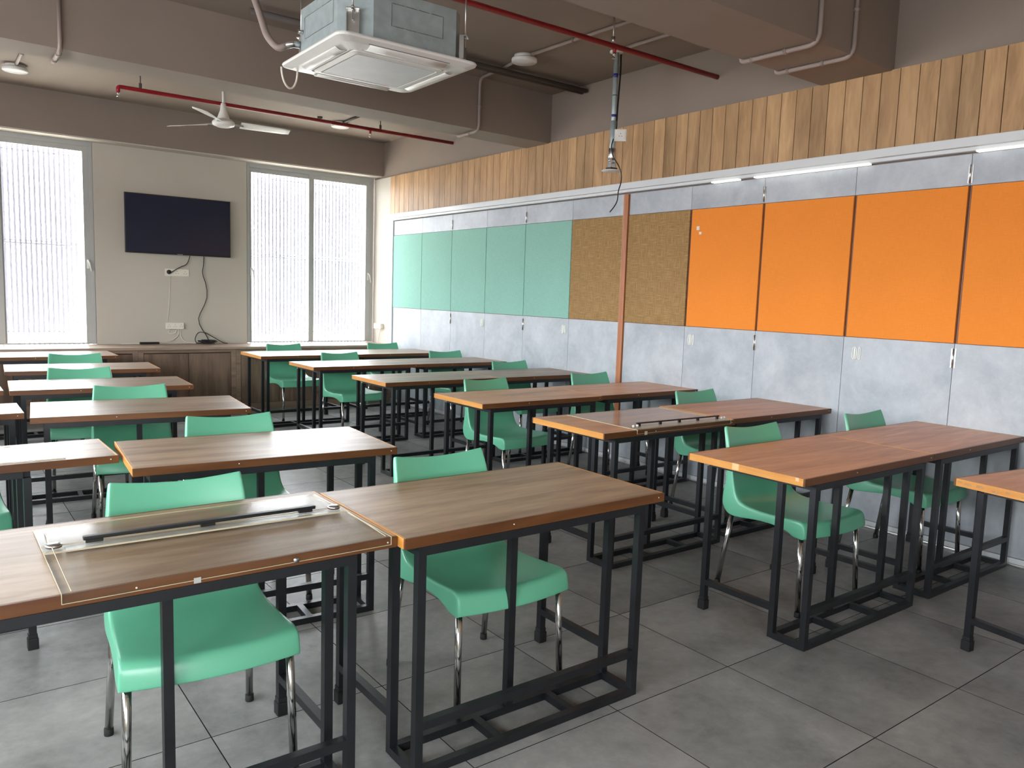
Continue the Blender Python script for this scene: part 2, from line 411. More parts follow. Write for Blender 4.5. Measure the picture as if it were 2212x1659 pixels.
# ------------------------------------------------------------------ folding partition leaves
edges = [9.295, 8.56, 7.87, 7.165, 6.465, 5.745, 5.062]
edges2 = [4.995, 4.30, 3.615, 2.905, 2.19, 1.485, .78, .075, -.63, -1.335]
kinds = ['teal'] * 5 + ['khaki', 'khaki'] + ['orange'] * 9
lab = ['grey partition leaf with teal pinboard, first one beside the window corner',
       'grey partition leaf with teal pinboard, second from the window corner',
       'grey partition leaf with teal pinboard, third and middle one of the five teal',
       'grey partition leaf with teal pinboard, fourth from the window corner',
       'grey partition leaf with teal pinboard directly beside the khaki cloth',
       'grey partition leaf with khaki jute pinboard, left of the orange wooden strip',
       'grey partition leaf with khaki jute pinboard, right of the orange wooden strip',
       'grey partition leaf with orange pinboard with a pale scuff, beside khaki cloth',
       'grey partition leaf with orange pinboard, second orange one from the khaki cloth',
       'grey partition leaf with orange pinboard, third orange one from the khaki cloth',
       'grey partition leaf with orange pinboard cut off by the right edge of the picture']
leaves = list(zip(edges[:-1], edges[1:])) + list(zip(edges2[:-1], edges2[1:]))
hinge_at = {1: 'both', 3: 'both', 7: 'both', 9: 'both'}
for i, (ya, yb) in enumerate(leaves):
    lb_ = lab[i] if i < len(lab) else 'grey partition leaf with orange pinboard out of view, %s past the right edge' % ['first', 'second', 'third', 'fourth', 'fifth'][i - len(lab)]
    w = ya - yb; yc = (ya + yb) / 2; hw = w / 2
    t = thing('partition_leaf', lb_, 'partition panel', (XW, yc, .044), 0, 'leaves of the folding partition')
    kind = kinds[i]
    MB().box(.003, .011, -hw + .0015, hw - .0015, 0, 2.325).obj('core', MT['edgewood'], t)
    g = .0016
    MB().box(-.006, .003, -hw + g, hw - g, .0, 1.205, bev=.0012).obj('lower_panel', MT['laminate'], t)
    MB().box(-.006, .003, -hw + g, hw - g, 2.143, 2.325, bev=.0012).obj('upper_panel', MT['laminate'], t)
    gl = {'teal': .004, 'khaki': .004, 'orange': .018}[kind]
    gr = .004
    bd = MB().box(-.012, .003, -hw + gr, hw - gl, 1.209, 2.139, bev=.0025)
    if kind == 'orange': # wooden edge seen in the open joint
        MB().box(-.010, .003, hw - gl + .001, hw - gl + .005, 1.209, 2.139).obj('board_edge', MT['edgewood'], t)
    b_ = bd.obj('pinboard', MT[kind], t)
    if i in hinge_at or i in (11, 13):
        for z in ((1.06, 1.175) if True else ()), (2.155, 2.262):
            h = MB().tube([(-.010, -hw, z[0]), (-.010, -hw, z[1])], .006, n=8)
            for q in (-.014, .014): h.box(-.0085, -.006, -hw - abs(q), -hw + abs(q), z[0], z[1]); break
            h.obj('hinge', MT['steel'], t)
    hd = {3: .15, 2: -.0, 4: 0}.get(i)
    # white residue of removed pull handles
    hy = {2: 7.225, 4: 5.826, 7: 4.237, 9: 2.82}.get(i)
    if hy:
        ly = hy - yc
        for q, wv in ((0, .02), (-.034, .008)):
            zc = 1.10 ; hh = .042
            ring = [(ly + q + wv * math.cos(a) * (.75 if abs(math.sin(a)) < .6 else 1), zc + hh * math.sin(a)) for a in [k * PI / 8 for k in range(17)]]
            MB().tube([(-.008, y_, z_) for y_, z_ in ring], .0042, n=6).obj('handle_mark', MT['glue'], t)
        MB().box(-.011, -.006, ly - .006, ly + .005, 1.065, 1.135).obj('handle_bar_mark', MT['glue'], t)
tag(MB().box(XW - .022, XW + .011, 5.000, 5.058, .043, 2.365, bev=.003).obj('wooden_strip', MT['strip']),
    'narrow orange brown wooden strip standing between the two khaki pinboards', 'wooden strip')
sc_ = tag(MB().box(XW - .0135, XW - .0122, 4.20, 4.228, 2.02, 2.05).box(XW - .0135, XW - .0122, 4.178, 4.20, 1.985, 2.005).obj('paper_scrap', MT['whiteplastic']),
    'torn pale paper scrap stuck on the first orange pinboard', 'paper scrap')

# ------------------------------------------------------------------ windows
def window(name, x0, x1, swap=False):
    w = struct(link(name, None))
    y0, y1 = YW + .012, YW + .075
    z0, z1 = .76, 2.975
    def fr(*b, nm='window_frame', bev=.003):
        o = MB().box(*b, bev=bev).obj(nm, MT['window'], w); return o
    fr(x0, x0 + .035, y0, y1, z0, z1); fr(x1 - .035, x1, y0, y1, z0, z1)
    fr(x0 + .035, x1 - .035, y0, y1, z1 - .055, z1); fr(x0 + .035, x1 - .035, y0, y1, z0, z0 + .012)
    xm = (x0 + x1) / 2 - .02
    for k, (a, b, yo) in enumerate(((x0 + .035, xm + .038, .014), (xm - .038, x1 - .035, 0))):
        s0, s1 = y0 + .004 + yo, y0 + .032 + yo
        sash = link('sash', None, w)
        m = MB()
        sw = .055 if k else .030
        lw_ = .030 if k == 0 else .060
        rw_ = .060 if k == 0 else .075
        if name == 'window_1': lw_, rw_ = (.06, .06) if k == 0 else (.06, .06)
        m.box(a, a + lw_, s0, s1, z0 + .012, z1 - .055, bev=.002)
        m.box(b - rw_, b, s0, s1, z0 + .012, z1 - .055, bev=.002)
        m.box(a + lw_, b - rw_, s0, s1, z1 - .055 - .055, z1 - .055, bev=.002)
        m.box(a + lw_, b - rw_, s0, s1, z0 + .012, z0 + .016, bev=.001)
        m.obj('sash_frame', MT['window'], sash)
        MB().box(a + lw_ - .005, b - rw_ + .005, s0 + .012, s0 + .016, z0 + .015, z1 - .105).obj('pane', MT['glass'], sash)
        hx = (a + .022) if (k == 0) else (b - .038)
        if name == 'window_1' and k == 1: hx = b - .03
        hd_ = MB().box(hx - .012, hx + .012, s0 - .008, s0, 1.60, 1.70, bev=.003)
        hd_.tube([(hx, s0 - .008, 1.69), (hx, s0 - .030, 1.688), (hx + .012, s0 - .034, 1.66), (hx + .030, s0 - .034, 1.57)], [.008, .008, .009, .007], n=8)
        hd_.obj('handle', MT['whiteplastic'], sash)
    return w
window('window_1', -.17, 1.555)
window('window_2', 3.25, 4.975)
# external louvre screens
for (x0, x1, lb_) in ((-.30, 1.68, 'pale vertical slat screen outside the window left of the television'),
                      (3.12, 5.12, 'pale vertical slat screen outside the window right of the television')):
    t = thing('louvre_screen', lb_, 'screen', (x0, 10.14, .55), 0, 'louvre screens')
    sm = MB().box(-.0105, .0105, -.0015, .0015, 0, 2.6).mesh('slat', MT['slat'])
    n = int((x1 - x0) / .0485)
    for k in range(n): link('slat', sm, t, (k * .0485 + .02, 0, 0))
    for z in (.335, 1.30, 1.33, 2.29):
        MB().tube([(0, 0, z), (x1 - x0, 0, z)], .006 if z not in (1.30,) else .009, n=6).obj('rod', MT['slat'], t)

# ------------------------------------------------------------------ ledge and cabinets under the windows
lg = tag(MB().box(XL, XW - .006, 9.262, YW - .001, .728, .756, bev=.003).obj('window_ledge', MT['ledge']),
         'long brown wooden ledge under the windows and television, on low cabinets', 'ledge')
cabs = [(XL + .01, -1.28, 'far left'), (-1.28, -.21, 'l'), (-.21, .80, 'brown storage cabinet under the left window, at the left edge of the picture'),
        (.80, 1.865, 'brown storage cabinet under the left window, ending below the television'),
        (1.865, 2.925, 'brown two door storage cabinet directly under the television sockets'),
        (2.925, 3.985, 'brown storage cabinet under the right window, its left half'),
        (3.985, XW - .008, 'brown storage cabinet under the right window, in the corner')]
for i, (x0, x1, lb_) in enumerate(cabs):
    if i < 2: lb_ = ['brown storage cabinet out of view in the far left corner', 'brown storage cabinet out of view, second from the left corner'][i]
    t = thing('storage_cabinet', lb_, 'cabinet', ((x0 + x1) / 2, 9.30, 0), 0, 'cabinets under the window ledge')
    hw = (x1 - x0) / 2 - .001
    MB().box(-hw, hw, 0.012, .555, 0, .727).obj('carcass', MT['cab'], t)
    f = MB(); f.box(-hw, -hw + .055, -.014, .012, 0, .727, bev=.002); f.box(hw - .055, hw, -.014, .012, 0, .727, bev=.002)
    f.box(-hw + .055, hw - .055, -.014, .012, .692, .727, bev=.002); f.box(-hw + .055, hw - .055, -.014, .012, 0, .075, bev=.002)
    f.obj('face_frame', MT['cabframe'], t)
    a = hw - .057
    for q in (-1, 1):
        MB().box(min(0, q * a) + .0025, max(0, q * a) - .0025, -.008, .011, .078, .682, bev=.002).obj('door', MT['cab'], t)
    MB().box(-a, a, .004, .0115, .683, .691).obj('finger_gap', MT['gap'], t)

# ------------------------------------------------------------------ television and wall fittings
t = thing('television', 'large black flat television mounted on the cream wall between the windows', 'television', (2.44, YW, 1.80))
MB().box(-.584, .584, -.075, -.045, 0, .668, bev=.004).obj('bezel', MT['black'], t)
MB().box(-.574, .574, -.0765, -.0745, .014, .658).obj('screen', MT['tv'], t)
MB().box(-.35, .35, -.046, -.02, .12, .55, bev=.01).obj('back_cover', MT['black'], t)
MB().box(-.2, .2, -.022, -.0005, .2, .45).obj('wall_bracket', MT['black'], t)
MB().box(-.03, .03, -.0785, -.0765, .003, .009).obj('badge', MT['steel'], t)
def sockets(name, label, x, z, w, h, n, horiz=True, loc=None, axis='Y', depth=.012, gap=None):
    """socket plate on the window wall (axis Y) facing the room"""
    t = thing(name, label, 'socket', loc or (x, YW, z))
    MB().box(-w / 2, w / 2, -depth, -.0005, -h / 2, h / 2, bev=.004).obj('plate', MT['creamplastic'], t)
    st = w / n
    for k in range(n):
        cx = -w / 2 + st * (k + .5)
        m = MB()
        for dx, dz in ((0, .014), (-.012, -.010), (.012, -.010)):
            m.lathe([(.0035, -depth - .0012), (.0035, -depth + .002)], (cx + dx, 0, dz), 10, 'Y')
        m.obj('socket_holes', MT['darkhole'], t)
    return t
t = sockets('wall_socket', 'white double socket strip on the cream wall just below the television', 2.42, 1.595, .27, .085, 3)
s = sockets('wall_socket', 'white triple socket box on the cream wall low above the ledge', 2.385, .968, .20, .075, 3, depth=.03)
pg = thing('power_plug', 'black plug pushed into the socket strip below the television', 'plug', (2.33, YW - .012, 1.598))
MB().lathe([(.0, -.03), (.016, -.028), (.024, -.012), (.026, 0)], (0, 0, 0), 16, 'Y').obj('plug_body', MT['black'], pg)
tag(MB().tube([(2.345, YW - .036, 1.592), (2.40, YW - .03, 1.63), (2.46, YW - .022, 1.665), (2.52, YW - .02, 1.69), (2.545, YW - .022, 1.73), (2.562, YW - .03, 1.80)], .0045, n=6, fillet=.03).obj('power_cable', MT['black']),
    'short black power cable running from the television down to the plug', 'cable')
cp = [(2.725, 1.80), (2.72, 1.70), (2.705, 1.62), (2.715, 1.56), (2.74, 1.49), (2.757, 1.40), (2.755, 1.31), (2.725, 1.22), (2.675, 1.12), (2.655, 1.06), (2.665, .99), (2.70, .92), (2.74, .86), (2.765, .81), (2.765, .775)]
cpts = [(x, YW - .018, z) for x, z in cp]
for k in range(46):   # loose coil on the ledge
    a = k * .62; rr = .075 + .028 * math.sin(k * .37)
    cpts.append((2.72 + rr * 1.2 * math.cos(a), 9.735 + rr * .8 * math.sin(a), .764 + .0009 * k))
tag(MB().tube(cpts, .0048, n=6).obj('hdmi_cable', MT['black']), 'long black cable hanging from the television and coiled on the ledge', 'cable')
lp = [(2.62, 9.80, .762), (2.60, 9.80, .80), (2.61, 9.79, .86), (2.65, 9.80, .90), (2.72, 9.80, .89), (2.82, 9.79, .83), (2.93, 9.76, .764), (2.97, 9.75, .762)]
tag(MB().tube(lp, .0048, n=6, fillet=.05).obj('cable_loop', MT['black']), 'upright loop of black cable beside the coil on the ledge', 'cable')
tag(MB().tube([(2.335, YW - .006, .93), (2.31, YW - .006, .89), (2.34, YW - .006, .87), (2.39, YW - .006, .88), (2.41, YW - .006, .925)], .004, n=6, fillet=.02)
    .tube([(2.43, YW - .006, .93), (2.425, YW - .01, .85), (2.34, YW - .02, .79), (2.22, YW - .05, .761), (2.1, YW - .012, .761), (1.80, YW - .012, .761)], .004, n=6, fillet=.04)
    .tube([(2.445, YW - .006, .93), (2.45, YW - .01, .83), (2.50, YW - .02, .775), (2.60, YW - .03, .761), (2.95, YW - .025, .761)], .004, n=6, fillet=.04)
    .obj('white_cable', MT['creamplastic']), 'thin white cables hanging from the low socket box onto the ledge', 'cable')
tag(MB().tube([(2.345, YW - .003, 1.55), (2.33, YW - .003, 1.25), (2.31, YW - .003, 1.02)], .003, n=6).obj('thin_wire', MT['creamplastic']), 'thin pale wire running down the wall between the two sockets', 'cable')
tag(MB().box(1.99, 2.20, 9.79, 9.83, .7562, .782, bev=.006).obj('soundbar', MT['black']), 'small flat black bar lying on the ledge left of the coiled cable', 'remote')
# corner socket on the cream return
t = thing('wall_socket', 'white socket box on the cream corner strip right of the right window', 'socket', (XW - .004, 9.66, .985))
MB().box(-.045, -.0005, -.10, .10, -.035, .035, bev=.005).obj('box', MT['creamplastic'], t)
m = MB()
for cy in (-.05, .0, .05):
    for dy, dz in ((0, .012), (-.01, -.008), (.01, -.008)): m.lathe([(.003, -.0465), (.003, -.04)], (0, cy + dy, dz), 8, 'X')
m.obj('socket_holes', MT['darkhole'], t)
tag(MB().tube([(XW - .02, 9.62, .949), (XW - .02, 9.63, .90), (XW - .02, 9.67, .82), (XW - .02, 9.69, .758)], .004, n=6, fillet=.03).obj('white_cable', MT['creamplastic']),
    'short pale cable hanging from the corner socket box to the ledge', 'cable')

# ------------------------------------------------------------------ chairs
def chair_shell_mesh():
    prof = [  # y, z, half width, flange length, edge-forward curl
        (.318, .822, .196, .010, .018), (.315, .812, .200, .013, .020), (.300, .755, .207, .018, .028), (.282, .690, .213, .022, .030),
        (.262, .620, .215, .030, .030), (.243, .555, .218, .045, .026), (.222, .505, .221, .065, .020), (.190, .468, .224, .085, .012),
        (.140, .448, .226, .075, .006), (.070, .440, .228, .048, .004), (-.010, .440, .230, .042, .003), (-.090, .444, .233, .048, .002),
        (-.150, .448, .236, .066, .0), (-.195, .451, .238, .082, .0), (-.214, .446, .239, .082, .0), (-.222, .432, .240, .07, .0), (-.227, .405, .240, .045, .0), (-.230, .378, .240, .03, .0)]
    rows = []
    n = len(prof)
    for i, (y, z, hw, fl, curl) in enumerate(prof):
        a = prof[max(i - 1, 0)]; b = prof[min(i + 1, n - 1)]
        ty, tz = b[0] - a[0], b[1] - a[1]; L = math.hypot(ty, tz); ty /= L; tz /= L
        ny_, nz_ = tz, -ty        # upper/front normal: for back (t downwards) -> points to -y
        if i >= 8 and i <= 13: pass
        fr = (i >= 14)
        row = []
        def pt(u):
            bow = 0.0
            if i >= 10: bow = -.032 * (1 - u * u) * (i - 9) / 8
            sag = -.010 * (1 - u * u) if 8 <= i <= 13 else 0
            top = {0: -.020, 1: -.017, 2: -.010, 3: -.004}.get(i, 0) * (1 - abs(u) ** 1.7)
            crv = -curl * (u * u) * 1.0
            yy = y + (crv if i < 8 else 0) + bow
            zz = z + sag + top + (.004 * u * u if i >= 8 and i < 14 else 0)
            return yy, zz
        ey, ez = pt(1.0)
        flo = Vector((0, -ny_, -nz_)) if not fr else Vector((0, 1, -.1))
        if 13 <= i <= 15: flo = Vector((0, .5, -.9)) if i == 13 else Vector((0, .9, -.45))
        if i == 13: flo = Vector((0, .15, -1))
        flo.normalize()
        fo = Vector((hw + .006, ey, ez)) + flo * fl
        if 8 <= i <= 12: fo.z = ez - fl; fo.y = ey
        if i == 7: fo = Vector((hw + .006, .245, .385))
        if i == 8: fo = Vector((hw + .006, .190, .376))
        if i == 6: fo = Vector((hw + .006, .285, .44))
        if i == 14: fo = Vector((hw + .002, -.190, .372))
        if i == 15: fo = Vector((hw + .002, -.198, .372))
        if i == 13: fo = Vector((hw + .004, -.165, .372))
        if i == 16: fo = Vector((hw + .001, -.207, .372))
        if i == 17: fo = Vector((hw + .001, -.218, .372))
        fi = Vector((hw, ey, ez)).lerp(fo, .05)
        row.append((-fo.x, fo.y, fo.z)); row.append((-fi.x, fi.y, fi.z))
        for u in (-.985, -.8, -.4, 0, .4, .8, .985):
            yy, zz = pt(u); row.append((u * hw, yy, zz))
        row.append((fi.x, fi.y, fi.z)); row.append((fo.x, fo.y, fo.z))
        rows.append(row)
    me = MB().grid(rows).mesh('seat_shell', MT['plastic'])
    o = bpy.data.objects.new('tmp', me); C.objects.link(o)
    sd = o.modifiers.new('s', 'SOLIDIFY'); sd.thickness = .006; sd.offset = 0
    ss = o.modifiers.new('u', 'SUBSURF'); ss.levels = 2; ss.render_levels = 2
    dg = bpy.context.evaluated_depsgraph_get()
    me2 = bpy.data.meshes.new_from_object(o.evaluated_get(dg)); me2.name = 'seat_shell'
    bpy.data.objects.remove(o)
    for p in me2.polygons: p.use_smooth = True
    return me2
shell_me = chair_shell_mesh()
legs_me = []
for sx_, yt, zt, yf, xt, xf in ((-1, -.195, .43, -.215, .218, .228), (1, -.195, .43, -.215, .218, .228), (-1, .215, .42, .275, .205, .222), (1, .215, .42, .275, .205, .222)):
    legs_me.append((MB().tube([(sx_ * xt, yt, zt), (sx_ * xf, yf, .012)], .0125, n=14).mesh('leg', MT['chrome']),
                    MB().lathe([(.0142, 0), (.0148, .004), (.0142, .024), (.0126, .026)], (sx_ * xf, yf, 0), 14).mesh('foot_cap', MT['rubber'])))
under_me = MB().tube([(-.19, -.17, .418), (-.15, 0, .422), (-.18, .19, .425)], .008, n=8).tube([(.19, -.17, .418), (.15, 0, .422), (.18, .19, .425)], .008, n=8).mesh('under_frame', MT['chrome'])
def chair(x, y, rz, label):
    t = thing('chair', label, 'chair', (x, y, 0), math.radians(rz), 'mint green plastic classroom chairs')
    link('seat_shell', shell_me, t); 
    for a, b in legs_me:
        l = link('leg', a, t); link('foot_cap', b, l)
    return t

# ------------------------------------------------------------------ desks
TW = .027
def desk(x, y, w, rz, label, d=.61, fo=.06, fw=.925, flip=False, mat='desktop', z=.75, edge=None, legs=True):
    """x,y = front-left corner of the top; the front faces -y"""
    t = thing('desk', label, 'desk', (x, y, 0), math.radians(rz), 'classroom desks')
    th = .032; e = .009
    MB().box(e, w - e, e, d - e, z - th, z, bev=.0006).obj('tabletop', MT[mat], t)
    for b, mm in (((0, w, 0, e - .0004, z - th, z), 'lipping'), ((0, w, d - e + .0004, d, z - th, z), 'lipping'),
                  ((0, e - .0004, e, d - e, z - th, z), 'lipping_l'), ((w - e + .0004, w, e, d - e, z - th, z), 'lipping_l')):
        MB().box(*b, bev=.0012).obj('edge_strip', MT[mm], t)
    for sx_ in (w * .36, w - .03):
        MB().lathe([(.0024, -.0010), (.0024, .001)], (sx_, 0, z - .014), 8, 'Y').obj('screw', MT['whiteplastic'], t)
    x0, x1 = fo + TW / 2, fo + fw - TW / 2
    zt = z - th - TW / 2
    yF, yS, yR = .012, .012 + .155, d - .065
    if flip: yF, yS, yR = d - .012, d - .167, .02
    m = MB()
    m.sq((fo, yF, zt), (fo + fw, yF, zt), TW); m.sq((fo + TW, yR, zt), (fo + fw - TW, yR, zt), TW)
    for xx in (x0, x1): m.sq((xx, min(yF, yR) + TW / 2, zt), (xx, max(yF, yR) - TW / 2, zt), TW)
    m.obj('top_frame', MT['blacksteel'], t)
    for xx in (x0, x1):
        MB().sq((xx, yF, 0.002), (xx, yF, zt - TW / 2), TW).obj('leg', MT['blacksteel'], t)
        MB().sq((xx, yS, 0.002), (xx, yS, zt - TW / 2), TW).obj('leg', MT['blacksteel'], t)
        lg_ = MB().sq((xx, yR, 0.03), (xx, yR, zt - TW / 2), TW).obj('leg', MT['blacksteel'], t)
        MB().box(xx - .019, xx + .019, yR - .019, yR + .019, 0, .045, bev=.003).box(xx - .016, xx + .016, yR - .016, yR + .016, .045, .062, bev=.002).obj('foot_cap', MT['rubber'], lg_)
        a, b = sorted((yS, yR))
        MB().sq((xx, a + TW / 2, .135), (xx, b - TW / 2, .135), TW).obj('side_rail', MT['blacksteel'], t)
    MB().sq((fo + fw / 2, yS, TW), (fo + fw / 2, yS, zt - TW / 2), TW).obj('leg', MT['blacksteel'], t)
    MB().sq((x0 + TW / 2, yF, .165), (x1 - TW / 2, yF, .165), TW).obj('foot_rail', MT['blacksteel'], t)
    m = MB()
    for yy in (yF, yS): m.sq((x0 + TW / 2, yy, TW / 2 + .001), (x1 - TW / 2, yy, TW / 2 + .001), TW)
    a, b = sorted((yF, yS))
    for xx in (x0, x0 + (x1 - x0) * .345, x0 + (x1 - x0) * .69, x1): m.sq((xx, a + TW / 2, TW / 2 + .001), (xx, b - TW / 2, TW / 2 + .001), TW)
    m.obj('base_frame', MT['blacksteel'], t)
    return t

desk(1.072, 1.905, 1.078, 0, 'nearest walnut brown desk, bare topped, right of the desk with the acrylic board', fo=.045, fw=.935)
desk(-.012, 1.945, 1.080, 0, 'nearest desk at the bottom left corner, topped by the clear drawing board', fo=.03, fw=.925)
desk(.612, 3.185, 1.09, -4.2, 'bare brown desk behind the nearest left desk, its right corner free over the aisle')
desk(-.47, 3.455, 1.088, 1.0, 'narrow desk at the left edge washed white by window glare, second row', d=.42, fo=-.03, fw=.81, flip=True)
desk(.415, 4.625, 1.10, -5.6, 'brown desk in the third left row with a chair back behind its middle')
desk(-.68, 4.82, 1.088, 0, 'narrow desk peeking in at the left edge, third row', d=.42, fo=.12)
desk(.418, 5.82, 1.10, -3.2, 'brown desk in the fourth left row, glare on its left half')
desk(-.70, 5.85, 1.088, 0, 'desk sliver at the left edge beside the fourth left row desk')
desk(.48, 7.06, 1.10, -3.2, 'brown desk in the fifth left row, next to last before the windows')
desk(-.64, 7.02, 1.088, 0, 'desk sliver at the left edge beside the fifth left row desk')
desk(.42, 8.37, 1.09, 0, 'farthest left desk, right under the left window ledge', d=.63)
R = 'desktop_r'
d_h1 = desk(2.828, 1.765, 1.088, 0, 'reddish brown desk nearest the camera in the right block, aisle side', mat=R, fo=.08, fw=.925)
d_ = d_h1
MB().box(-.0004, .002, .325, .360, .722, .7503).box(-.0004, .002, .03, .045, .735, .7503).obj('chip', MT['chip'], d_)
desk(3.922, 1.765, 1.064, 0, 'brown desk touching the partition in the nearest right row', mat=R, fo=.07)
desk(2.820, 2.930, 1.08, 0, 'desk with parallel ruler board, second right row, aisle side', mat=R, fo=.08)
desk(3.915, 2.955, 1.072, 0, 'bare desk touching the partition in the second right row', mat=R, fo=.03)
desk(2.862, 4.105, 1.055, 0, 'third right row desk, aisle side, with a tiny white scrap on top', mat=R)
desk(3.925, 4.125, 1.06, 0, 'third right row desk against the partition', mat=R)
desk(2.845, 5.40, 1.08, 0, 'fourth right row desk, aisle side, next one behind the desk with the white scrap')
desk(3.930, 5.40, 1.055, 0, 'fourth right row desk against the partition')
desk(2.815, 6.73, 1.09, 0, 'fifth right row desk, aisle side, chair back showing above its left part')
desk(3.915, 6.73, 1.07, 0, 'fifth right row desk against the partition')
desk(2.765, 7.97, 1.09, 0, 'farthest right block desk under the right window, aisle side', d=.66)
desk(3.860, 7.97, 1.09, 0, 'farthest right block desk beside the corner of the partition', d=.66)
# desk in the lower right corner, swung round
d_z = desk(3.36, .86, 1.09, -8, 'chipped pale brown desk cut off by the right edge of the picture, nearest the lens', mat=R, fo=.09)

m = MB()
for yy, ww, zz, hh in ((.585, .018, .738, .008), (.55, .026, .733, .010), (.50, .03, .735, .011), (.44, .024, .728, .010), (.39, .014, .736, .007), (.33, .018, .730, .006)): m.box(-.0004, .0015, yy - ww / 2, yy + ww / 2, zz - hh / 2, zz + hh / 2)
m.obj('scuff', MT['scuff'], d_z)
# chairs: x, y, rotation
chair(.628, 2.375, -4, 'mint chair at the desk with the acrylic board, bottom left, seat largest in view')
chair(1.628, 2.325, 0, 'mint chair tucked under the nearest bare desk in the middle foreground')
chair(1.185, 3.62, -3, 'mint chair behind the bare second row left desk')
chair(1.00, 5.03, -4, 'mint chair at the third left row desk, legs visible past the narrow desk')
chair(.905, 6.26, -2, 'mint chair behind the fourth left row desk')
chair(1.065, 7.56, 0, 'mint chair behind the fifth left row desk, nearest the left window')
chair(3.455, 2.20, -3, 'mint chair at the nearest right desk on the aisle side, scratched chrome legs')
chair(4.565, 2.195, 0, 'mint chair at the nearest right row desk beside the partition')
chair(4.44, 3.40, 0, 'mint chair at the second right row beside the partition')
chair(3.44, 4.58, 4, 'mint chair at the third right row aisle desk, whole body visible through the legs')
chair(4.56, 4.66, 0, 'mint chair at the third right row beside the partition')
chair(4.58, 5.84, 0, 'mint chair at the fourth right row beside the partition')
chair(3.43, 7.20, 3, 'mint chair at the fifth right row aisle desk')
chair(4.66, 7.155, 0, 'mint chair at the fifth right row beside the partition')
chair(3.33, 8.50, 3, 'mint chair at the farthest right row aisle desk, in front of the right window')
chair(4.58, 8.50, 0, 'mint chair at the farthest right row, in the corner under the window')
chair(.03, 4.115, 0, 'mint chair corner peeking in at the left edge under the glaring narrow desk')

# ------------------------------------------------------------------ drawing boards
def drawing_board(x0, x1, y0, y1, zt, label, lip=0.0):
    t = thing('drawing_board', label, 'drawing board', ((x0 + x1) / 2, y0, zt))
    hw = (x1 - x0) / 2; d = y1 - y0; e = .0011
    sh = MB().box(-hw, hw, 0, d, .0006, .0034)
    if lip: sh.box(-hw, hw, -.0030, -.0006, -lip, .0034)
    sh.obj('acrylic_sheet', MT['acrylic'], t)
    f0 = -.0030 if lip else -.0008
    ed = [(-hw - .0004, -hw + e, 0, d, .0008, .0037), (hw - e, hw + .0004, 0, d, .0008, .0037), (-hw, hw, d - e, d + .0004, .0008, .0037)]
    if lip: ed += [(-hw, hw, -.0032, -.0008, -lip - .0006, -lip + .0008), (-hw - .0004, -hw + e, -.0034, -.0008, -lip, .0036), (hw - e, hw + .0004, -.0034, -.0008, -lip, .0036)]
    else: ed.append((-hw, hw, -.0004, e, .0008, .0037))
    for b in ed: MB().box(*b).obj('sheet_edge', MT['acryledge'], t)
    return t
b1 = drawing_board(.222, 1.048, 1.9440, 2.50, .7502, 'clear acrylic drawing board lying on the nearest left desk', lip=.021)
pr = thing('parallel_ruler', 'clear parallel ruler with black handle bar on the nearest acrylic board', 'ruler', (.632, 2.262, .7545), math.radians(-1.0))
MB().box(-.412, .412, -.030, .030, .0035, .0075, bev=.001).obj('blade', MT['acrylic'], pr)
MB().box(-.412, .412, -.0315, -.0295, .003, .0078).box(-.412, .412, .0295, .031, .003, .0078).obj('blade_edge', MT['acryledge'], pr)
MB().box(-.36, .36, -.018, .018, .0003, .0032).obj('blade_core', MT['cleargrey'], pr)
MB().box(-.318, .322, .004, .022, .016, .026, bev=.002).box(-.312, -.27, .006, .020, .008, .0165).box(-.02, .02, .006, .020, .008, .0165).box(.27, .312, .006, .020, .008, .0165).obj('handle_bar', MT['black'], pr)
for q in (-1, 1):
    MB().lathe([(.019, .0078), (.020, .012), (.020, .015), (.012, .017), (0, .018)], (q * .385, .012, 0), 20).obj('roller_cap', MT['steel'], pr)
tag(MB().tube([(.242, 1.948, .7556), (.240, 2.23, .770), (.245, 2.465, .7556)], .0012, n=5).tube([(1.032, 1.948, .7556), (1.030, 2.23, .770), (1.028, 2.465, .7556)], .0012, n=5).obj('ruler_cord', MT['acryledge']),
    'pair of thin guide cords stretched across the nearest acrylic board', 'cord')
b2 = drawing_board(3.06, 3.855, 2.929, 3.51, .7502, 'clear acrylic drawing board on the second right row desk', lip=.020)
pr = thing('parallel_ruler', 'parallel ruler with long black bar on five feet, second right row desk', 'ruler', (3.45, 2.965, .7545), math.radians(-1.5))
MB().box(-.385, .385, -.030, .020, .0003, .004, bev=.001).obj('blade', MT['acrylic'], pr)
MB().box(-.385, .385, -.0315, -.0295, .0003, .0045).box(-.385, .385, .0195, .021, .0003, .0045).obj('blade_edge', MT['acryledge'], pr)
m = MB().box(-.335, .345, .010, .022, .018, .025, bev=.001)
for q in (-.315, -.15, .005, .16, .33): m.box(q - .008, q + .008, .011, .021, .004, .0185)
m.obj('handle_bar', MT['black'], pr)
for q in (-.375, -.345, .35, .375):
    MB().lathe([(.006, .0045), (.006, .010), (.009, .012), (.004, .018), (0, .0185)], (q, -.002, 0), 12).obj('thumb_screw', MT['whiteplastic'], pr)
b3 = drawing_board(-.38, .43, 3.50, 3.84, .7502, 'clear drawing board lost in the glare on the narrow left desk')
tag(MB().lathe([(.0, -.004), (.008, -.003), (.008, 0)], (.765, 1.9400, .735), 14, 'Y').obj('screw_button', MT['steel']), 'round silver button screwed into the front edge below the acrylic board', 'button')
tag(MB().box(.328, .360, 1.9395, 1.9402, .722, .747).obj('clear_tape', MT['acrylic']), 'piece of clear tape on the front edge of the nearest left desk', 'tape')
tag(MB().box(.505, .522, 1.9392, 1.9402, .722, .736).obj('clear_tape', MT['cleargrey']), 'crumpled clear tape on the front edge near the middle of the left desk', 'tape')
